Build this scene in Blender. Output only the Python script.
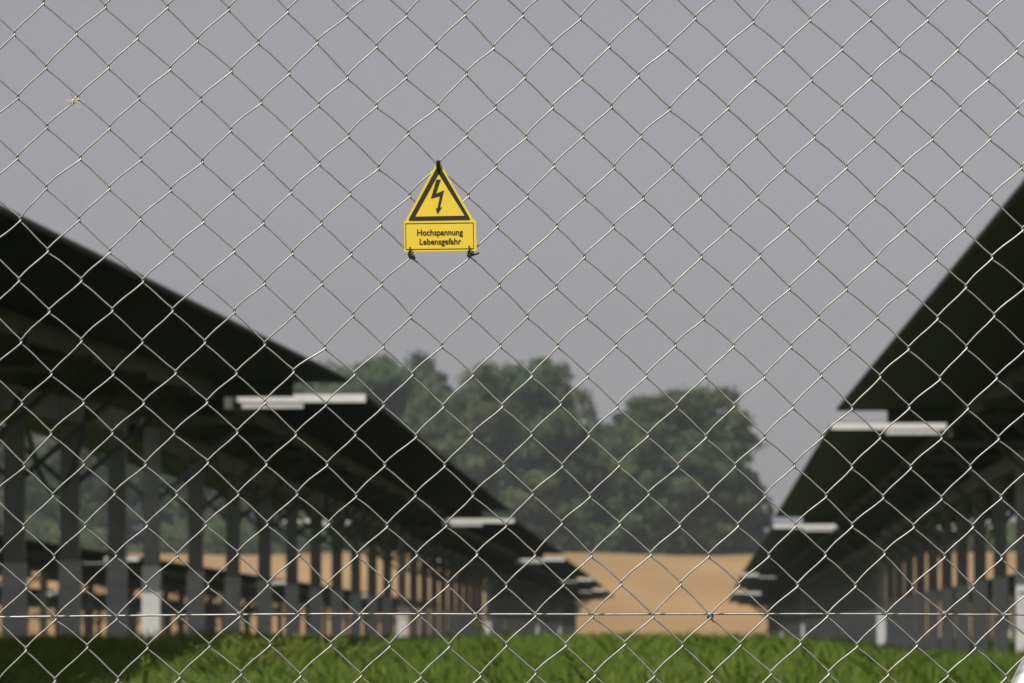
import bpy, bmesh, math, random
import numpy as np
from mathutils import Vector, Matrix

for o in list(bpy.data.objects):
    bpy.data.objects.remove(o)
S = bpy.context.scene
C = S.collection
random.seed(11)
RNG = np.random.default_rng(7)
R = math.radians

# ------------------------------------------------------------------ camera
FPX = 4590.0                       # focal length in pixels of the 1024 px wide frame
HORIZON = 640.0                    # image row of eye level
PITCH = math.atan((HORIZON - 341.5) / FPX)
FENCE = 6.5                        # metres from the lens to the fence
cam_d = bpy.data.cameras.new('camera')
cam_d.sensor_width = 22.3
cam_d.lens = FPX * 22.3 / 1024
cam_d.clip_start = 0.1
cam_d.clip_end = 20000
cam_d.dof.use_dof = True
cam_d.dof.focus_distance = FENCE
cam_d.dof.aperture_fstop = 10.8
cam = bpy.data.objects.new('camera', cam_d)
C.objects.link(cam)
cam.location = (0, 0, 0)
cam.rotation_euler = (R(90) + PITCH, 0, 0)
S.camera = cam

# ------------------------------------------------------------------ sky, sun, exposure
SUN_EL, SUN_AZ = 58.0, 38.0        # sun stands behind the camera, to the left
w = bpy.data.worlds.new('World')
S.world = w
w.use_nodes = True
nt = w.node_tree
bg = nt.nodes['Background']
sky = nt.nodes.new('ShaderNodeTexSky')
sky.sky_type = 'NISHITA'
sky.sun_disc = False
sky.sun_elevation = R(SUN_EL)
sky.sun_rotation = R(180 + SUN_AZ)
sky.air_density = 1.0
sky.dust_density = 1.3
sky.ozone_density = 1.0
sat = nt.nodes.new('ShaderNodeHueSaturation')     # milky, overcast-looking air
sat.inputs['Saturation'].default_value = 0.12
sat.inputs['Value'].default_value = 1.0
nt.links.new(sky.outputs[0], sat.inputs['Color'])
tint = nt.nodes.new('ShaderNodeMixRGB')
tint.blend_type = 'MULTIPLY'
tint.inputs['Fac'].default_value = 1.0
tint.inputs['Color2'].default_value = (0.965, 0.93, 0.975, 1)
nt.links.new(sat.outputs[0], tint.inputs['Color1'])
nt.links.new(tint.outputs[0], bg.inputs['Color'])
bg.inputs['Strength'].default_value = 0.058

sun_d = bpy.data.lights.new('sun', 'SUN')
sun_d.energy = 4.2
sun_d.angle = R(0.6)
sun_d.color = (1.0, 0.95, 0.87)
sun = bpy.data.objects.new('sun', sun_d)
C.objects.link(sun)
to_sun = Vector((-math.sin(R(SUN_AZ)) * math.cos(R(SUN_EL)), -math.cos(R(SUN_AZ)) * math.cos(R(SUN_EL)), math.sin(R(SUN_EL))))
sun.rotation_euler = to_sun.to_track_quat('Z', 'Y').to_euler()
sun.location = to_sun * 60

S.render.engine = 'CYCLES'
S.view_settings.view_transform = 'Standard'
S.view_settings.look = 'None'
S.view_settings.exposure = 0.25
S.view_settings.gamma = 1.0
S.view_settings.use_curve_mapping = False
S.cycles.volume_bounces = 0

# ------------------------------------------------------------------ helpers
cP, sP = math.cos(PITCH), math.sin(PITCH)
def at(px, py, Y):
    """world point on the plane y = Y that is seen at pixel (px, py)"""
    u = (px - 512) / FPX
    v = (341.5 - py) / FPX
    d = Vector((u, cP - v * sP, sP + v * cP))
    return d * (Y / d.y)

def tag(o, label=None, cat=None, group=None, kind=None):
    if label: o['label'] = label
    if cat: o['category'] = cat
    if group: o['group'] = group
    if kind: o['kind'] = kind
    return o

def empty(name, loc, rot=(0, 0, 0)):
    o = bpy.data.objects.new(name, None)
    o.empty_display_size = 0.2
    C.objects.link(o)
    o.location = loc
    o.rotation_euler = rot
    return o

def link(name, me, parent=None):
    o = bpy.data.objects.new(name, me)
    C.objects.link(o)
    if parent: o.parent = parent
    return o

class MB:
    """collects verts and faces of ONE mesh"""
    def __init__(s):
        s.v, s.f = [], []
    def add(s, vs, fs):
        b = len(s.v)
        s.v += [tuple(p) for p in vs]
        s.f += [tuple(i + b for i in f) for f in fs]
    def box(s, x0, x1, y0, y1, z0, z1):
        vs = [(x, y, z) for x in (x0, x1) for y in (y0, y1) for z in (z0, z1)]
        s.add(vs, [(0, 1, 3, 2), (4, 6, 7, 5), (0, 4, 5, 1), (2, 3, 7, 6), (0, 2, 6, 4), (1, 5, 7, 3)])
    def bar(s, a, b, wx, wy):
        a, b = Vector(a), Vector(b)
        d = (b - a).normalized()
        ref = Vector((0, 1, 0)) if abs(d.y) < 0.9 else Vector((1, 0, 0))
        u = d.cross(ref).normalized(); n = u.cross(d).normalized()
        vs = []
        for p in (a, b):
            for i, j in ((-1, -1), (1, -1), (1, 1), (-1, 1)):
                vs.append(p + u * (i * wx / 2) + n * (j * wy / 2))
        s.add(vs, [(3, 2, 1, 0), (4, 5, 6, 7), (0, 1, 5, 4), (1, 2, 6, 5), (2, 3, 7, 6), (3, 0, 4, 7)])
    def tube(s, pts, r, n=6, cap=True):
        pts = [Vector(p) for p in pts]
        rs = r if isinstance(r, (list, tuple)) else [r] * len(pts)
        m = len(pts)
        u = None
        vs = []
        for i, p in enumerate(pts):
            d = (pts[min(i + 1, m - 1)] - pts[max(i - 1, 0)]).normalized()
            if u is None:
                ref = Vector((0, 0, 1)) if abs(d.z) < 0.9 else Vector((1, 0, 0))
                u = d.cross(ref).normalized()
            else:
                u = (u - d * u.dot(d)).normalized()
            t = d.cross(u)
            for k in range(n):
                a = 2 * math.pi * k / n
                vs.append(p + (u * math.cos(a) + t * math.sin(a)) * rs[i])
        fs = []
        for i in range(m - 1):
            for k in range(n):
                fs.append((i * n + k, i * n + (k + 1) % n, (i + 1) * n + (k + 1) % n, (i + 1) * n + k))
        if cap:
            fs.append(tuple(range(n - 1, -1, -1)))
            fs.append(tuple((m - 1) * n + k for k in range(n)))
        s.add(vs, fs)
    def mesh(s, name, mat, smooth=False):
        me = bpy.data.meshes.new(name)
        me.from_pydata(s.v, [], s.f)
        me.materials.append(mat)
        if smooth:
            me.polygons.foreach_set('use_smooth', [True] * len(me.polygons))
        me.update()
        return me
    def build(s, name, mat, parent=None, smooth=False):
        return link(name, s.mesh(name, mat, smooth), parent)

def np_mesh(name, V, F, mat, smooth=False):
    """V (n,3), F (m,k) arrays"""
    me = bpy.data.meshes.new(name)
    k = F.shape[1]
    me.vertices.add(len(V)); me.vertices.foreach_set('co', np.asarray(V, np.float32).ravel())
    me.loops.add(F.size); me.loops.foreach_set('vertex_index', F.astype(np.int32).ravel())
    me.polygons.add(len(F))
    me.polygons.foreach_set('loop_start', np.arange(0, F.size, k, dtype=np.int32))
    me.polygons.foreach_set('loop_total', np.full(len(F), k, np.int32))
    if smooth:
        me.polygons.foreach_set('use_smooth', np.ones(len(F), bool))
    me.materials.append(mat)
    me.update(calc_edges=True)
    return me

# ------------------------------------------------------------------ materials
def mat(name, c1, c2=None, scale=5.0, rough=0.6, metal=0.0, spec=0.5, detail=4.0, bump=0.0, coord='Object', stretch=None, c3=None):
    m = bpy.data.materials.new(name)
    m.use_nodes = True
    t = m.node_tree
    p = t.nodes['Principled BSDF']
    p.inputs['Roughness'].default_value = rough
    p.inputs['Metallic'].default_value = metal
    p.inputs['Specular IOR Level'].default_value = spec
    if c2 is None:
        p.inputs['Base Color'].default_value = (*c1, 1)
    else:
        tc = t.nodes.new('ShaderNodeTexCoord')
        src = tc.outputs[coord]
        if stretch:
            mp = t.nodes.new('ShaderNodeMapping')
            mp.inputs['Scale'].default_value = stretch
            t.links.new(src, mp.inputs[0]); src = mp.outputs[0]
        nz = t.nodes.new('ShaderNodeTexNoise')
        nz.inputs['Scale'].default_value = scale
        nz.inputs['Detail'].default_value = detail
        t.links.new(src, nz.inputs['Vector'])
        cr = t.nodes.new('ShaderNodeValToRGB')
        cr.color_ramp.elements[0].position = 0.3
        cr.color_ramp.elements[1].position = 0.7
        cr.color_ramp.elements[0].color = (*c1, 1)
        cr.color_ramp.elements[1].color = (*c2, 1)
        if c3:
            e = cr.color_ramp.elements.new(0.5); e.color = (*c3, 1)
        t.links.new(nz.outputs['Fac'], cr.inputs[0])
        t.links.new(cr.outputs[0], p.inputs['Base Color'])
        if bump:
            b = t.nodes.new('ShaderNodeBump')
            b.inputs['Strength'].default_value = bump
            t.links.new(nz.outputs['Fac'], b.inputs['Height'])
            t.links.new(b.outputs[0], p.inputs['Normal'])
    return m

def leaf_mat(name, c1, c2, scale, transl=0.25, c3=None):
    m = mat(name, c1, c2, scale=scale, rough=0.6, spec=0.25, detail=3, c3=c3)
    t = m.node_tree
    p = t.nodes['Principled BSDF']
    out = t.nodes['Material Output']
    tr = t.nodes.new('ShaderNodeBsdfTranslucent')
    mx = t.nodes.new('ShaderNodeMixShader')
    mx.inputs[0].default_value = transl
    src = p.inputs['Base Color'].links[0].from_socket
    t.links.new(src, tr.inputs['Color'])
    t.links.new(p.outputs[0], mx.inputs[1]); t.links.new(tr.outputs[0], mx.inputs[2])
    t.links.new(mx.outputs[0], out.inputs['Surface'])
    return m

M = {}
M['wire'] = mat('galvanised_wire', (0.34, 0.325, 0.315), (0.52, 0.50, 0.485), scale=55, rough=0.47, metal=0.65)
M['tube'] = mat('galvanised_tube', (0.40, 0.39, 0.42), (0.50, 0.49, 0.52), scale=14, rough=0.45, metal=0.4)
M['plate'] = mat('yellow_plate', (0.92, 0.65, 0.055), (0.96, 0.70, 0.075), scale=18, rough=0.45, spec=0.4)
M['ink'] = mat('black_ink', (0.022, 0.017, 0.012), (0.035, 0.026, 0.016), scale=60, rough=0.6)
M['print'] = mat('brown_black_print', (0.045, 0.03, 0.010), (0.065, 0.045, 0.015), scale=60, rough=0.6)
M['tie'] = mat('black_nylon', (0.010, 0.010, 0.010), (0.018, 0.018, 0.018), scale=90, rough=0.4)
M['glass'] = mat('dark_module', (0.004, 0.0045, 0.004), (0.009, 0.009, 0.008), scale=0.7, rough=0.5, spec=0.10)
M['alu'] = mat('aluminium_rail', (0.70, 0.69, 0.66), (0.80, 0.79, 0.76), scale=6, rough=0.45, metal=0.1)
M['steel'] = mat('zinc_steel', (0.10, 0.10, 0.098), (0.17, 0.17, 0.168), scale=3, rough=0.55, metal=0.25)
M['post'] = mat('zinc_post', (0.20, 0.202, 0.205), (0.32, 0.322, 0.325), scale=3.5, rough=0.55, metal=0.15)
M['foot'] = mat('zinc_sleeve', (0.52, 0.525, 0.525), (0.66, 0.662, 0.665), scale=4, rough=0.6, metal=0.0)
M['cable'] = mat('grey_cable', (0.12, 0.12, 0.12), (0.2, 0.2, 0.2), scale=10, rough=0.5)
M['soil'] = mat('meadow_soil', (0.06, 0.09, 0.02), (0.10, 0.135, 0.032), scale=1.6, rough=0.9, spec=0.1, bump=0.3, c3=(0.045, 0.065, 0.02))
M['grass'] = leaf_mat('grass_blades', (0.135, 0.215, 0.026), (0.24, 0.315, 0.055), 0.7, 0.45, c3=(0.175, 0.26, 0.036))
M['weed'] = leaf_mat('weed_leaves', (0.14, 0.20, 0.035), (0.23, 0.27, 0.06), 6, 0.4)
M['bark'] = mat('bark', (0.05, 0.04, 0.03), (0.09, 0.075, 0.06), scale=2, rough=0.9, bump=0.5)
M['leaf'] = leaf_mat('tree_leaves', (0.042, 0.076, 0.028), (0.115, 0.145, 0.050), 0.16, 0.2, c3=(0.070, 0.107, 0.038))
M['fluff'] = mat('seed_fluff', (0.62, 0.56, 0.46), (0.75, 0.70, 0.6), scale=200, rough=0.9)

# wheat: fine drill lines running up the slope plus broad tonal patches
def wheat():
    m = mat('ripe_wheat', (0.225, 0.145, 0.070), (0.335, 0.220, 0.108), scale=0.05, rough=0.95, spec=0.05, detail=8, c3=(0.280, 0.181, 0.088), stretch=(1, 0.35, 1))
    return m
M['wheat'] = wheat()

# ------------------------------------------------------------------ ground
_gy = [-80, 0, 4, 6.5, 12, 17, 22, 27, 43, 60, 150, 272, 300, 350, 400, 440, 470, 700, 1500]
_gz = [-2.2, -1.62, -1.3, -0.98, -0.50, -0.255, -0.13, -0.07, -0.065, -0.06, -0.05, -0.02, 1.05, 3.6, 6.25, 8.22, 8.6, 7.0, 3.0]
def gz(x, y):
    z = np.interp(y, _gy, _gz)
    # the ground falls gently away to the left, under the second row
    side = np.clip((-np.asarray(x, float) - 8.5) / 5.0, 0, 1) * 0.6
    fade = np.clip((y - 14) / 16.0, 0, 1) * np.clip((330 - np.asarray(y, float)) / 60.0, 0, 1)
    crest = 0.22 * np.sin(np.asarray(x, float) * 0.21 + 1.0) * np.sin(np.asarray(x, float) * 0.083) * np.clip((y - 330) / 80.0, 0, 1)
    # a shallow swale runs along the right row; the bank itself is slightly humpy
    xa, ya = np.asarray(x, float), np.asarray(y, float)
    xr = xa - 0.041 * ya
    swale = np.clip((xr - 0.7) / 1.8, 0, 1) * np.clip((ya - 15) / 25.0, 0, 1) * np.clip((110 - ya) / 40.0, 0, 1) * 0.26
    hump = (0.03 * np.sin(xa * 2.1 + 0.6 * np.sin(ya * 0.5)) + 0.02 * np.sin(xa * 4.7 + ya * 0.3 + 1)) * np.clip((ya - 14) / 8.0, 0, 1) * np.clip((60 - ya) / 20.0, 0, 1)
    return z - side * fade + crest - swale + hump

def sheet(name, xs, ys, mt, dz=0.0, label=None):
    X, Y = np.meshgrid(xs, ys)
    Z = gz(X, Y) + dz
    V = np.stack([X, Y, Z], -1).reshape(-1, 3)
    nx, ny = len(xs), len(ys)
    i = np.arange(nx * ny).reshape(ny, nx)
    F = np.stack([i[:-1, :-1], i[:-1, 1:], i[1:, 1:], i[1:, :-1]], -1).reshape(-1, 4)
    o = link(name, np_mesh(name, V, F, mt, True))
    o['kind'] = 'structure'
    return o
xs = np.unique(np.concatenate([np.linspace(-800, -40, 20), np.linspace(-40, -9, 32), np.linspace(-9, 9, 91), np.linspace(9, 40, 32), np.linspace(40, 800, 20)]))
ys = np.unique(np.concatenate([np.linspace(-80, 0, 9), np.linspace(0, 60, 61), np.linspace(60, 300, 41), np.linspace(300, 480, 37), np.linspace(480, 1500, 18)]))
sheet('ground', xs, ys, M['soil'])
sheet('wheat_field', np.linspace(-220, 220, 111), np.linspace(274, 452, 60), M['wheat'], 0.05)

# ------------------------------------------------------------------ solar tables
WID = 4.6
POST = 4.3
_b = MB()                              # C-profile of a post, its upper length
_b.box(-0.085, 0.085, -0.012, 0.0, 0.5, 2.2); _b.box(-0.085, -0.073, 0.0, 0.09, 0.5, 2.2); _b.box(0.073, 0.085, 0.0, 0.09, 0.5, 2.2)
ME_POST = _b.mesh('post', M['post'])
_b = MB(); _b.box(-0.095, 0.095, -0.035, 0.11, -1.1, 0.74); _b.box(-0.075, 0.075, -0.05, -0.036, 0.5, 0.56)
ME_FOOT = _b.mesh('foot', M['foot'])
_b = MB(); _b.box(-1.1, 1.1, -0.04, 0.04, 2.235, 2.322); _b.box(-1.1, 1.1, -0.07, -0.041, 2.307, 2.322)
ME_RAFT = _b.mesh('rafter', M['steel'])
def _brace(s):
    b = MB(); b.bar((0.06 * s, 0.02, 1.45), (0.95 * s, 0.02, 2.22), 0.045, 0.04)
    return b.mesh('brace', M['steel'])
ME_BRACE = [_brace(-1), _brace(1)]

_long = {}
def long_meshes(L):
    k = round(L, 2)
    if k in _long: return _long[k]
    d = MB()                           # module deck: rows of frameless modules with open joints
    nL = max(1, int(round(L / 1.22)))
    mw = L / nL
    for q in range(nL):
        for c in range(4):
            x0 = -WID / 2 + c * WID / 4
            d.box(x0 + 0.003, x0 + WID / 4 - 0.003, q * mw + 0.002, (q + 1) * mw - 0.002, 2.475, 2.50)
    pur = []
    for x in (-0.93, 0.93):
        b = MB(); b.box(x - 0.035, x + 0.035, -0.32 if x > 0 else 0.06, L - 0.1, 2.325, 2.455); b.box(x - 0.06, x + 0.06, -0.32 if x > 0 else 0.06, L - 0.1, 2.456, 2.474)
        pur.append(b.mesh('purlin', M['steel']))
    ch = MB(); ch.box(-0.09, 0.09, 1.2, L - 0.05, 1.98, 2.195)
    cb = MB()                          # cable loops slung from post to post
    y = 1.0
    k2 = 0
    while y + POST < L:
        pts = [(0.25, y + POST * t / 8, 2.1 - (0.28 + 0.25 * ((k2 * 7) % 3)) * (1 - (2 * t / 8 - 1) ** 2)) for t in range(9)]
        cb.tube(pts, 0.022, 5)
        y += POST; k2 += 1
    ends = []
    for s in (-1, 1):
        for y0, y1 in ((-0.055, -0.004),):
            a, b_ = sorted((s * (WID / 2 + 0.02), s * (WID / 2 - 1.33)))
            e = MB(); e.box(a, b_, y0, y1, 2.405, 2.488)
            ends.append(e.mesh('end_rail', M['alu'])); e = MB()
            c0, c1 = sorted((s * (WID / 2 - 0.62), s * (WID / 2 - 1.25)))
            e.box(c0, c1, y0 + 0.01, y1 - 0.01, 2.345, 2.402)
            ends.append(e.mesh('clamp_plate', M['foot']))
    edge = []
    for s in (-1, 1):
        e = MB(); x = s * (WID / 2 + 0.004)
        x0, x1 = sorted((x, x + s * 0.012)); e.box(x0, x1, 0, L, 2.486, 2.502)
        edge.append(e.mesh('edge_trim', M['steel']))
    eb = MB(); eb.box(-1.73, 1.73, L - 0.06, L - 0.004, 2.335, 2.461); eb.box(-1.73, 1.73, L - 0.003, L + 0.12, 2.462, 2.52)
    edge.append(eb.mesh('end_beam', M['steel']))
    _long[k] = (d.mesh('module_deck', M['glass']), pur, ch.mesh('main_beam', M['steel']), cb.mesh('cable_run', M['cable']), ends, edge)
    return _long[k]

def table(row, t0, t1, z0, z1, label, group, first_post=1.0, pitch=4.3):
    """row = (yaw in px of the vanishing point, lateral of the centre line); deck height z0 at the near end, z1 at the far end"""
    a = math.atan((row[0] - 512) / FPX)
    d = Vector((math.sin(a), math.cos(a), 0)); p = Vector((math.cos(a), -math.sin(a), 0))
    base = d * t0 + p * row[1]
    L = t1 - t0
    root = empty('solar_table', (base.x, base.y, z0 - 2.5), (math.atan((z1 - z0) / L), 0, -a))
    tag(root, label, 'solar table', group)
    deck, pur, ch, cb, ends, edge = long_meshes(L)
    link('module_deck', deck, root)
    for m in pur: link('purlin', m, root)
    link('main_beam', ch, root)
    link('cable_run', cb, root)
    for m in ends: link(m.name.split('.')[0], m, root)
    for m in edge: link(m.name.split('.')[0], m, root)
    y = first_post
    while y < L - (0.1 if t0 < 20 else 0.5):
        po = link('post', ME_POST, root); po.location.y = y
        fo = link('foot', ME_FOOT, po)
        if y > L - 2.0: break
        ra = link('rafter', ME_RAFT, root); ra.location.y = y + 0.05
        for m in ME_BRACE:
            br = link('brace', m, root); br.location.y = y + 0.05
        y += pitch
    return root

LEFT = (668, -5.42)
RIGHT = (700, 3.87)
GL, GR = 'solar tables of the left row', 'solar tables of the right row'
table(LEFT, 14.0, 45.2, 1.86, 2.56, 'nearest dark solar table of the left row, cut by the left edge of the photo', GL, 2.64, 3.55)
table(LEFT, 47.0, 91.0, 2.53, 2.58, 'second solar table in the left row, with the longest white end rail against the trees', GL, 1.05, 4.5)
table(LEFT, 92.5, 136.0, 2.45, 2.56, 'third solar table in the left row, white end rail in front of the tree bases', GL)
table(LEFT, 137.5, 186.4, 2.46, 2.56, 'fourth solar table in the left row, its white rail just above the wheat', GL)
table(LEFT, 188.0, 226.0, 2.52, 2.58, 'fifth solar table in the left row, its small white rail against the wheat', GL)
table(LEFT, 227.5, 268.0, 2.52, 2.50, 'farthest solar table of the left row, its dark tip against the wheat field', GL)
table(RIGHT, 14.0, 52.6, 2.09, 2.64, 'nearest dark solar table of the right row, cut by the right edge of the photo', GR)
table(RIGHT, 54.2, 96.0, 2.57, 2.58, 'second solar table in the right row, with a bright white end rail against the sky', GR)
table(RIGHT, 97.6, 170.0, 2.46, 2.50, 'third solar table in the right row, its white end rail beside the last tree', GR)
table(RIGHT, 171.5, 214.0, 2.47, 2.40, 'fourth solar table in the right row, small white rail against the wheat', GR)
table(RIGHT, 215.5, 262.0, 2.27, 2.15, 'farthest solar table of the right row, lowest dark tip over the wheat', GR)
L2 = (668, -14.4)
G2 = 'solar tables of the row behind the left row'
nm = ['nearest', 'second', 'third', 'farthest']
for i, (a_, b_) in enumerate(((60, 103), (104.6, 146), (147.6, 190), (191.6, 250))):
    table(L2, a_, b_, 1.9, 1.9, nm[i] + ' solar table of the lower row glimpsed between the left row\'s posts', G2)
G5 = 'solar tables of the third row on the left'
for i, (a_, b_) in enumerate(((118, 160), (161.6, 204), (205.6, 255))):
    table((668, -23.4), a_, b_, 1.72, 1.72, ('nearest', 'middle', 'farthest')[i] + ' low solar table of the third row seen far back through the left row\'s posts', G5)
G3 = 'solar tables of the row behind the right row'
for i, (a_, b_) in enumerate(((150, 195), (196.6, 250))):
    table((700, 13.2), a_, b_, 2.3, 2.3, ('nearer', 'farther')[i] + ' solar table of the row glimpsed behind the right row\'s posts', G3)

# ------------------------------------------------------------------ trees
def crown_mesh(name, seed, n_lump, n_leaf, prof, leaf=0.5):
    """unit tree: radius 0.5, height 1 scaled later; prof(z)->radius fraction. leaves sit on many small lumps."""
    rng = np.random.default_rng(seed)
    nb = 64
    lobes = []
    for k in range(nb):                # billowing lobes over the crown's outline
        z = 0.05 + 0.90 * ((k + rng.uniform(0, 1)) / nb)
        r = prof(z)
        a = k * 2.39996 + rng.uniform(-0.5, 0.5)
        q = rng.uniform(0.6, 0.95)
        lobes.append((math.cos(a) * r * q, math.sin(a) * r * q, z, rng.uniform(0.085, 0.15)))
    lobes = np.array(lobes)
    li = rng.integers(0, nb, n_lump)
    ld = rng.normal(size=(n_lump, 3)); ld /= np.linalg.norm(ld, axis=1)[:, None]
    ld[:, 2] = np.abs(ld[:, 2]) * 0.9 - 0.25
    lump = lobes[li, :3] + ld * (lobes[li, 3] * rng.uniform(0.75, 1.1, n_lump))[:, None] * np.array([1, 1, 0.72])
    lr = rng.uniform(0.035, 0.08, n_lump)
    idx = rng.integers(0, n_lump, n_leaf)
    dirs = rng.normal(size=(n_leaf, 3)); dirs /= np.linalg.norm(dirs, axis=1)[:, None]
    cen = lump[idx] + dirs * (lr[idx] * rng.uniform(0.3, 1.1, n_leaf))[:, None] * np.array([1, 1, 0.7])
    dirs = dirs * 0.5 + ld[idx]
    dirs /= np.linalg.norm(dirs, axis=1)[:, None]
    cen[:, 2] = np.clip(cen[:, 2], 0.0, 1.08)
    # a third of the sprays fill the crown's inside
    m = n_leaf // 3
    zz = rng.uniform(0.0, 0.88, m); aa = rng.uniform(0, 2 * math.pi, m); qq = np.sqrt(rng.random(m)) * 0.74
    pr = np.array([prof(z) for z in zz])
    cen[:m] = np.stack([np.cos(aa) * pr * qq, np.sin(aa) * pr * qq, zz], -1)
    return cen, dirs, rng

def tree(px, top, width, Y, seed, label, prof=None, base=None, lumps=620, leaves=76000, leaf=0.46, group='trees beyond the wheat field'):
    """px = image column of the trunk, top = image row of the crown's top, width in px"""
    zb = float(gz(0, Y)) - 0.1
    t = at(px, top, Y)
    H = t.z - zb
    Wd = width / FPX * Y
    prof = prof or (lambda z: 0.5 * min(1.0, (0.72 + 0.9 * z)) * max(0.0, 1 - max(0, (z - 0.42) / 0.60) ** 2.6) ** 0.55)
    cen, dirs, rng = crown_mesh('crown', seed, lumps, leaves, prof)
    P = cen * np.array([Wd, Wd * 0.9, H * 0.97])
    # every leaf spray is a small bent quad
    n = len(P)
    nrm = dirs + rng.normal(size=(n, 3)) * 0.55
    nrm /= np.linalg.norm(nrm, axis=1)[:, None]
    u = np.cross(nrm, rng.normal(size=(n, 3))); u /= np.linalg.norm(u, axis=1)[:, None]
    v = np.cross(nrm, u)
    s = rng.uniform(0.55, 1.25, n)[:, None] * leaf
    V = np.stack([P - u * s * 0.5, P - v * s * 0.32 + nrm * s * 0.1, P + u * s * 0.5, P + v * s * 0.32 + nrm * s * 0.1], 1).reshape(-1, 3)
    F = np.arange(4 * n).reshape(n, 4)
    root = empty('tree', (t.x, Y, zb))
    tag(root, label, 'tree', group)
    link('crown', np_mesh('crown', V, F, M['leaf']), root)
    b = MB()
    b.tube([(0, 0, -0.5), (0.1, 0, H * 0.2), (-0.1, 0.1, H * 0.45), (0, 0, H * 0.75)], [0.45, 0.36, 0.25, 0.08], 8)
    for k in range(7):
        a = k * 2.4 + seed; z0 = H * (0.15 + 0.07 * k)
        e = Vector((math.cos(a) * Wd * 0.33, math.sin(a) * Wd * 0.3, z0 + H * 0.2))
        b.tube([(0, 0, z0), (e.x * 0.5, e.y * 0.5, z0 + H * 0.13), e], [0.18, 0.12, 0.04], 6)
    b.build('trunk', M['bark'], root, True)
    return root

tree(513, 357, 176, 452, 3, 'tall broad oval tree left of the middle of the photo, right above the wheat')
tree(676, 384, 160, 448, 5, 'round-topped broad tree nearest the right row, its right flank against the sky')
tree(384, 350, 160, 470, 8, 'tree behind the tip of the nearest left table, left of the tall oval tree')
tree(592, 418, 90, 466, 21, 'low tree filling the notch between the oval and the round-topped tree', leaves=36000)
tree(742, 470, 60, 456, 13, 'small bushy tree at the right foot of the round-topped tree', leaves=14000, lumps=320)
tree(446, 386, 110, 462, 15, 'lower tree filling the gap left of the tall oval tree', leaves=36000)
tree(296, 354, 160, 478, 17, 'tree hidden behind the left row, its leaves showing above the white rail', leaves=26000)
tree(185, 385, 150, 474, 19, 'tree seen in gaps of the left row, third from the photo\'s left edge', leaves=26000)
tree(85, 400, 140, 470, 23, 'tree seen through the posts of the left row, second from the photo\'s left edge', leaves=26000)
tree(-15, 430, 150, 476, 29, 'tree cut by the left edge of the photo, behind the left row\'s posts', leaves=26000)
tree(985, 520, 110, 480, 31, 'low tree glimpsed between the posts of the right row', leaves=14000, lumps=320)

def undergrowth():
    rng = np.random.default_rng(77)
    n = 60000
    px = rng.uniform(-60, 1080, n)
    Y = rng.uniform(446, 462, n)
    x = (px - 512) / FPX * Y
    hmax = 2.2 + 1.0 * np.sin(x * 0.37) + 0.8 * np.sin(x * 0.91 + 1) + 0.5 * np.sin(x * 2.3)
    z = gz(x, Y) + rng.random(n) * hmax
    P = np.stack([x, Y, z], -1)
    nrm = rng.normal(size=(n, 3)); nrm[:, 2] = np.abs(nrm[:, 2]); nrm[:, 1] -= 0.4
    nrm /= np.linalg.norm(nrm, axis=1)[:, None]
    u = np.cross(nrm, rng.normal(size=(n, 3))); u /= np.linalg.norm(u, axis=1)[:, None]
    v = np.cross(nrm, u)
    s = rng.uniform(0.3, 0.6, n)[:, None]
    V = np.stack([P - u * s * 0.5, P - v * s * 0.3, P + u * s * 0.5, P + v * s * 0.3], 1).reshape(-1, 3)
    o = link('undergrowth', np_mesh('undergrowth', V, np.arange(4 * n).reshape(n, 4), M['leaf']))
    tag(o, 'low dark scrub along the far edge of the wheat under the trees', 'undergrowth', kind='stuff')
undergrowth()

# ------------------------------------------------------------------ grass
def grass(name, n, x0, x1, y0, y1, hmin, hmax, wid, mt, seed, bias=1.0):
    rng = np.random.default_rng(seed)
    y = y0 + (y1 - y0) * rng.random(n) ** bias
    x = rng.uniform(x0, x1, n)
    cl = 0.5 + 0.5 * np.sin(x * 1.7 + np.sin(y * 0.9) * 2) * np.sin(y * 1.3 + np.sin(x * 0.8) * 2)
    h = (hmin + (hmax - hmin) * rng.random(n) ** 1.8) * (0.6 + 0.75 * cl ** 2)
    a = rng.uniform(0, 2 * math.pi, n)
    lean = rng.normal(0, 0.75, n) * h
    la = rng.uniform(0, 2 * math.pi, n)
    z = gz(x, y) - 0.01
    ux, uy = np.cos(a) * wid / 2, np.sin(a) * wid / 2
    lx, ly = np.cos(la) * lean, np.sin(la) * lean
    V = np.empty((n, 5, 3))
    V[:, 0] = np.stack([x - ux, y - uy, z], -1)
    V[:, 1] = np.stack([x + ux, y + uy, z], -1)
    V[:, 2] = np.stack([x + ux * 0.8 + lx * 0.35, y + uy * 0.8 + ly * 0.35, z + h * 0.6], -1)
    V[:, 3] = np.stack([x + lx, y + ly, z + h], -1)
    V[:, 4] = np.stack([x - ux * 0.8 + lx * 0.35, y - uy * 0.8 + ly * 0.35, z + h * 0.6], -1)
    F = np.arange(5 * n).reshape(n, 5)
    o = link(name, np_mesh(name, V.reshape(-1, 3), F, mt))
    tag(o, kind='stuff')
    return o
g = grass('grass', 560000, -9, 9, 11, 62, 0.035, 0.125, 0.0055, M['grass'], 1, 1.6)
tag(g, 'short green meadow grass on the bank behind the fence', 'grass')
g = grass('rough_grass', 60000, -14, 14, 62, 270, 0.06, 0.2, 0.03, M['grass'], 2)
tag(g, 'rough grass growing between and under the solar rows', 'grass')
g = grass('verge_grass', 60000, -5, 5, 3, 13, 0.04, 0.12, 0.008, M['grass'], 4)
tag(g, 'short grass on the verge in front of the fence', 'grass')

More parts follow.
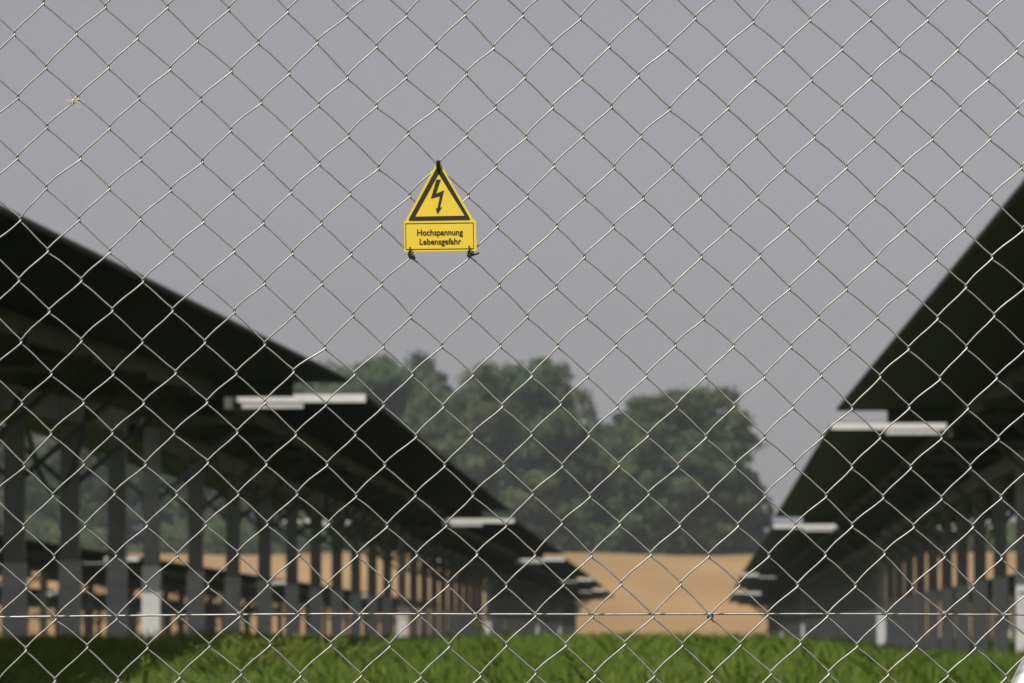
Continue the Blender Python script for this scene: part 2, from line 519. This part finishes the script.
def weed(px, Y, h, n, label, mt, seed, spread=0.25):
    rng = random.Random(seed)
    x = (px - 512) / FPX * Y
    root = empty('weed', (x, Y, float(gz(x, Y)) - 0.01))
    tag(root, label, 'weed', 'weeds standing in the grass')
    st, lf = MB(), MB()
    for k in range(n):
        a = rng.uniform(0, 6.28); r = rng.uniform(0, spread)
        hh = h * rng.uniform(0.55, 1.0)
        tip = Vector((math.cos(a) * r, math.sin(a) * r, hh))
        p0 = Vector((math.cos(a) * r * 0.3, math.sin(a) * r * 0.3, 0))
        st.tube([p0, p0.lerp(tip, 0.5) + Vector((0, 0, hh * 0.05)), tip], [0.006, 0.005, 0.003], 5)
        for q in range(16):
            f = rng.uniform(0.2, 1.0)
            c = p0.lerp(tip, f); b_ = rng.uniform(0, 6.28); l = rng.uniform(0.02, 0.05) * (1.2 - 0.5 * f)
            e = c + Vector((math.cos(b_) * l, math.sin(b_) * l, l * rng.uniform(-0.1, 0.6)))
            sd = Vector((-math.sin(b_), math.cos(b_), 0)) * l * 0.22
            m_ = c.lerp(e, 0.5) + Vector((0, 0, l * 0.1))
            lf.add([c, m_ + sd, e, m_ - sd], [(0, 1, 2, 3)])
    st.build('stem', mt, root); lf.build('leaf_sprays', mt, root)
weed(143, 18, 0.22, 3, 'tall pale weed standing alone in the shaded grass under the left row', M['weed'], 1, 0.04)
weed(283, 23, 0.17, 30, 'yellow-green weed clump at the sunlit edge of the left shade', M['weed'], 2, 0.35)
weed(335, 25, 0.19, 40, 'broad leafy weed clump where the left shade meets the sunlit grass', M['weed'], 3, 0.45)
weed(240, 21, 0.14, 24, 'low weed clump left of the taller ones at the sunlit edge', M['weed'], 4, 0.3)
weed(500, 25, 0.2, 8, 'small weed tuft in the sunlit grass below the left row\'s far end', M['weed'], 5, 0.2)
weed(795, 18, 0.16, 8, 'dark leafy weed in the grass in front of the right row', M['grass'], 6, 0.18)
weed(738, 19, 0.14, 8, 'small dark weed in the grass below the wheat\'s right end', M['grass'], 7, 0.16)

# ------------------------------------------------------------------ chain link fence
TX = [44.5, 107, 168, 229.6, 287.4, 346, 406, 464.4, 522.6, 580.5, 637.8, 695.7, 752.7, 811, 869.8, 928, 985.9]
TY = [2.8, 4.2, 7, 9, 11, 14, 15.3, 14.5, 16, 16.7, 16.3, 17.3, 18, 18.2, 18.8, 18.4, 18]
BX = [55.8, 116, 178.6, 239.7, 299.8, 359, 418, 477, 535, 593, 652, 711, 769, 827, 885.6, 946, 1004]
BY = [618, 616.5, 614.8, 613.9, 613.9, 614.5, 614.5, 615, 613.7, 613.8, 614, 614.6, 613.2, 613.6, 614.6, 616, 616]
def lerp_ex(A, i, step):
    n = len(A)
    if i < 0: return A[0] + i * step
    if i > n - 1: return A[-1] + (i - n + 1) * step
    k = min(int(i), n - 2); f = i - k
    return A[k] * (1 - f) + A[k + 1] * f
_j = {}
def knot(i, j):
    key = (round(i * 2), round(j * 2))
    if key not in _j:
        rr = random.Random(key[0] * 1009 + key[1] * 9176 + 5)
        f = j / 10.0
        x = lerp_ex(TX, i, 60) * (1 - f) + lerp_ex(BX, i, 60) * f
        y = lerp_ex(TY, i, 0.3) * (1 - f) + lerp_ex(BY, i, -0.1) * f
        _j[key] = (x + rr.gauss(0, 0.85), y + rr.gauss(0, 0.85))
    return _j[key]
PXM = FENCE / FPX                     # metres per pixel on the fence
WR = 0.00122
def fp(px, py, depth=0.0):
    p = at(px, py, FENCE)
    return Vector((p.x, p.y + depth, p.z))
J0, J1 = -4, 19
fence = empty('chain_link_fence', (0, FENCE, float(gz(0, FENCE))))
tag(fence, 'galvanised chain-link fence of diamond mesh across the whole photo', 'fence')
OFF = Vector(fence.location)
mesh = MB()
K0, K1 = -6, 22
for kk in range(K0 * 2, K1 * 2):
    k = kk / 2.0
    path = []
    j = float(J0) if kk % 2 == 0 else J0 + 0.5
    rr = random.Random(kk)
    while j <= J1:
        L_ = knot(k, j); Rn = knot(k + 0.5, j + 0.5); L2_ = knot(k, j + 1)
        fr, bk = -WR * 1.05, WR * 1.05
        path += [(L_[0] + 1.2, L_[1] - 2.3, fr), (L_[0] - 0.45, L_[1] - 1.1, fr * 0.7), (L_[0] - 0.7, L_[1] + 0.5, 0), (L_[0] - 0.35, L_[1] + 2.2, bk * 0.7), (L_[0] + 1.4, L_[1] + 3.6, bk)]
        ax, ay = L_[0] + 1.4, L_[1] + 3.6; bx, by = Rn[0] - 1.2, Rn[1] - 2.3
        bow = 0.7 + rr.gauss(0, 0.45)
        for f in (0.2, 0.4, 0.6, 0.8):
            o_ = math.sin(f * math.pi) * bow * 0.5 + math.sin(2 * math.pi * f) * 0.25
            path.append((ax + (bx - ax) * f + o_ * 0.7, ay + (by - ay) * f - o_ * 0.7, bk))
        path += [(bx, by, bk), (Rn[0] + 0.45, Rn[1] - 1.1, bk * 0.7), (Rn[0] + 0.7, Rn[1] + 0.5, 0), (Rn[0] + 0.35, Rn[1] + 2.2, fr * 0.7), (Rn[0] - 1.4, Rn[1] + 3.6, fr)]
        ax, ay = Rn[0] - 1.4, Rn[1] + 3.6; bx, by = L2_[0] + 1.2, L2_[1] - 2.3
        bow = 0.7 + rr.gauss(0, 0.45)
        for f in (0.2, 0.4, 0.6, 0.8):
            o_ = math.sin(f * math.pi) * bow * 0.6 - math.sin(2 * math.pi * f) * 0.3
            path.append((ax + (bx - ax) * f - o_ * 0.7, ay + (by - ay) * f - o_ * 0.7, fr))
        j += 1.0
    mesh.tube([fp(*q) - OFF for q in path], WR, 7, False)
mesh.build('wire_mesh', M['wire'], fence, True)
def tension(jrow, dy=0.0, name='tension_wire'):
    b = MB()
    pts = []
    for i2 in range(K0 * 2, K1 * 2 + 1, 1):
        x, y = knot(i2 / 2.0, jrow) if i2 % 2 == 0 else tuple((a + c) / 2 for a, c in zip(knot((i2 - 1) / 2, jrow), knot((i2 + 1) / 2, jrow)))
        pts.append((x, y + dy, 0.0052))
    ys_ = [p[1] for p in pts]
    sm = [sum(ys_[max(0, q - 5):q + 6]) / len(ys_[max(0, q - 5):q + 6]) for q in range(len(ys_))]
    b.tube([fp(p[0], s_, p[2]) - OFF for p, s_ in zip(pts, sm)], 0.0015, 7)
    b.build(name, M['wire'], fence, True)
tension(10, -0.6); tension(-4, 0); tension(19, 0)
for i_ in (7, 11, 15, 3, 19, -1):
    x, y = knot(i_, 10)
    b = MB()
    pts = []
    for q in range(22):
        a = q / 21 * 2 * math.pi * 2.6
        pts.append(fp(x + 2.6 * math.cos(a) * 0.9 + (q - 10) * 0.12, y + 0.4 + 3.2 * math.sin(a), 0.002 + 0.004 * math.sin(a + 0.8)) - OFF)
    pts.append(fp(x + 3.2, y + 6.5, -0.003) - OFF)
    b.tube(pts, 0.0009, 5)
    b.build('wire_tie', M['wire'], fence, True)
# line posts outside the frame and the slanting brace that enters the lower right corner
zt = at(512, -240, FENCE).z
for px in (-330, 1262):
    b = MB(); x = at(px, 400, FENCE).x
    b.tube([(x, 0.045, -0.4), (x, 0.045, zt - OFF.z + 0.05)], 0.03, 14)
    b.build('fence_post', M['tube'], fence, True)
b = MB()
top_ = at(1262, 240, FENCE + 0.1) - OFF
q0 = at(1031, 683, FENCE + 0.3); q1 = at(1053, 640, FENCE + 0.3)
dz_ = (q1 - q0)
low = q0 - dz_ * ((q0.z - float(gz(0, FENCE)) + 0.2) / dz_.z)
hi = q0 + dz_ * 8
b.tube([low - OFF, hi - OFF], 0.0275, 16)
b.build('brace_tube', M['tube'], fence, True)

# ------------------------------------------------------------------ warning sign
SY = FENCE - 0.0068
def sp(cx, cy, d=0.0):               # crop coordinates of the sign study -> world
    x, y = 390 + cx * 0.19048, 145 + cy * 0.19048
    p = at(x, y, SY)
    return Vector((p.x, SY + d, p.z))
c0 = sp(262, 560)
sign = empty('warning_sign', c0)
tag(sign, 'small yellow high-voltage warning sign with a lightning arrow tied to the mesh', 'sign')
def slab(pts, d0, d1, name, m, holes=None):
    bm = bmesh.new()
    fr = [bm.verts.new(sp(*p, d0) - c0) for p in pts]
    bm.faces.new(fr)
    r_ = bmesh.ops.extrude_face_region(bm, geom=bm.faces[:])
    bmesh.ops.translate(bm, verts=[v for v in r_['geom'] if isinstance(v, bmesh.types.BMVert)], vec=(0, d1 - d0, 0))
    bmesh.ops.recalc_face_normals(bm, faces=bm.faces)
    me = bpy.data.meshes.new(name); bm.to_mesh(me); bm.free()
    me.materials.append(m)
    return link(name, me, sign)
def rounded(pts, r, n=4):
    out = []
    N = len(pts)
    for i in range(N):
        p, a, c = Vector(pts[i]), Vector(pts[i - 1]), Vector(pts[(i + 1) % N])
        u, v = (a - p).normalized(), (c - p).normalized()
        rr_ = r[i] if isinstance(r, (list, tuple)) else r
        if rr_ == 0: out.append(tuple(p)); continue
        for q in range(n + 1):
            t = q / n
            out.append(tuple((p + u * rr_) * (1 - t) ** 2 + p * 2 * t * (1 - t) + (p + v * rr_) * t ** 2))
    return out
slab(rounded([(253, 78), (438, 392), (451, 396), (456, 556), (75, 561), (73, 406), (82, 396)], [16, 0, 7, 9, 9, 7, 0]), 0, 0.0016, 'plate', M['plate'])
def ring(outer, inner, name):
    mb_ = MB()
    n = len(outer)
    V = [sp(*p, -0.0004) - c0 for p in outer] + [sp(*p, -0.0004) - c0 for p in inner]
    F = [(i, (i + 1) % n, n + (i + 1) % n, n + i) for i in range(n)]
    V2 = [v + Vector((0, 0.0003, 0)) for v in V]
    mb_.add(V, F)
    mb_.add(V2, [f[::-1] for f in F])
    return mb_.build(name, M['ink'], sign)
ring(rounded([(255, 100), (424, 393), (94, 398)], 12), rounded([(255, 152), (392, 371), (131, 376)], 5), 'triangle_border')
ring([(80, 411), (438, 407), (440, 545), (82, 550)], [(83, 414), (435, 410), (437, 542), (85, 547)], 'text_border')
slab([(243, 182), (266, 181), (241, 256), (283, 238), (262, 329), (272, 327), (249, 364), (239, 333), (249, 332), (262, 268), (215, 281)], -0.0004, -0.0001, 'lightning_arrow', M['ink'])
def text(s_, x0, x1, ybase, cap):
    cu = bpy.data.curves.new('lettering', 'FONT')
    cu.body = s_; cu.size = 1.0; cu.offset = 0.0; cu.extrude = 0.01; cu.resolution_u = 6
    tmp = bpy.data.objects.new('lettering', cu)
    C.objects.link(tmp)
    bpy.context.view_layer.update()
    me = bpy.data.meshes.new_from_object(tmp.evaluated_get(bpy.context.evaluated_depsgraph_get()))
    bpy.data.objects.remove(tmp)
    co = np.empty(len(me.vertices) * 3, np.float32); me.vertices.foreach_get('co', co); co = co.reshape(-1, 3)
    a, e = co[:, 0].min(), co[:, 0].max()
    sx = (x1 - x0) / (e - a)
    sy = cap / 0.70
    sl = -0.012                       # the sign hangs a touch askew
    out = np.empty_like(co)
    for q in range(len(co)):
        cx = x0 + (co[q, 0] - a) * sx
        cy = ybase - co[q, 1] * sy + sl * (cx - x0)
        p = sp(cx, cy, -0.0004 - co[q, 2] * 0.02) - c0
        out[q] = p
    me.vertices.foreach_set('co', out.ravel())
    bm = bmesh.new(); bm.from_mesh(me)      # bold strokes: the glyphs twice, a hair apart
    g2 = bmesh.ops.duplicate(bm, geom=bm.verts[:] + bm.edges[:] + bm.faces[:])
    bmesh.ops.translate(bm, verts=[v for v in g2['geom'] if isinstance(v, bmesh.types.BMVert)], vec=(0.00040, -0.00006, 0))
    bm.to_mesh(me); bm.free()
    me.materials.clear(); me.materials.append(M['print'])
    me.update()
    link('lettering', me, sign)
text('Hochspannung', 142, 381, 474, 31)
text('Lebensgefahr', 155, 371, 522, 31)

def tie(points, r, head, label):
    base = points[0]
    o = empty('cable_tie', base)
    tag(o, label, 'cable tie', 'black cable ties holding the warning sign')
    b = MB(); b.tube([p - base for p in points], r, 6); b.build('strap', M['tie'], o, True)
    h = MB(); hp = head - base
    h.box(hp.x - 0.003, hp.x + 0.003, hp.y - 0.0025, hp.y + 0.0025, hp.z - 0.003, hp.z + 0.003)
    hm = h.build('head', M['tie'], o)
    bv = hm.modifiers.new('soft', 'BEVEL'); bv.width = 0.0008; bv.segments = 2
tie([sp(256, 138, -0.001), sp(250, 128, -0.003), sp(246, 108, -0.0035), sp(250, 88, -0.001), sp(255, 82, 0.006), sp(258, 100, 0.011), sp(256, 138, 0.009), sp(256, 138, 0.0)], 0.0015, sp(254, 93, -0.002), 'black cable tie at the top point of the warning sign')
tie([sp(106, 538, -0.001), sp(104, 555, -0.003), sp(98, 575, -0.003), sp(104, 592, 0.002), sp(120, 588, 0.008), sp(116, 560, 0.009), sp(110, 540, 0.004), sp(112, 562, -0.004), sp(124, 590, -0.006), sp(133, 598, -0.007)], 0.0014, sp(120, 591, -0.005), 'black cable tie at the lower left corner of the warning sign')
tie([sp(414, 530, -0.001), sp(418, 548, -0.003), sp(412, 570, -0.003), sp(408, 582, 0.002), sp(424, 588, 0.008), sp(424, 560, 0.009), sp(416, 534, 0.004), sp(424, 556, -0.004), sp(432, 574, -0.006), sp(448, 577, -0.009), sp(466, 571, -0.012)], 0.0014, sp(430, 574, -0.005), 'black cable tie with a long tail at the lower right corner of the warning sign')

# a tuft of seed fluff caught in the mesh
c1 = fp(74, 101, -0.004)
fl = MB()
rr = random.Random(3)
for k in range(46):
    a = rr.uniform(0, 6.28); e = rr.uniform(-0.6, 0.9); l = rr.uniform(0.006, 0.015)
    d = Vector((math.cos(a) * math.cos(e), -abs(math.sin(e)) * 0.6, math.sin(a) * math.cos(e)))
    fl.tube([Vector((0, 0, 0)), d * l * 0.6 + Vector((0, 0, 0.0006)), d * l], [0.0004, 0.0003, 0.0002], 4)
fl.tube([(0.003, 0, 0.006), (-0.001, -0.001, 0), (-0.0025, 0, -0.006)], [0.0008, 0.0018, 0.0006], 6)
f_ = fl.build('seed_fluff', M['fluff']); f_.location = c1
tag(f_, 'pale tuft of seed fluff caught on the mesh near the top left', 'seed fluff')

# ------------------------------------------------------------------ haze
hz = MB(); hz.box(-830, 830, -90, 1530, -4.5, 36)
hm = bpy.data.materials.new('haze_air'); hm.use_nodes = True
t = hm.node_tree
for n_ in list(t.nodes):
    if n_.type == 'BSDF_PRINCIPLED': t.nodes.remove(n_)
pv = t.nodes.new('ShaderNodeVolumePrincipled')
pv.inputs['Color'].default_value = (0.82, 0.90, 1.0, 1)
pv.inputs['Density'].default_value = 0.00022
t.links.new(pv.outputs[0], t.nodes['Material Output'].inputs['Volume'])
ho = hz.build('haze', hm)
tag(ho, 'thin pale haze in the air between the camera and the trees', 'haze', kind='stuff')
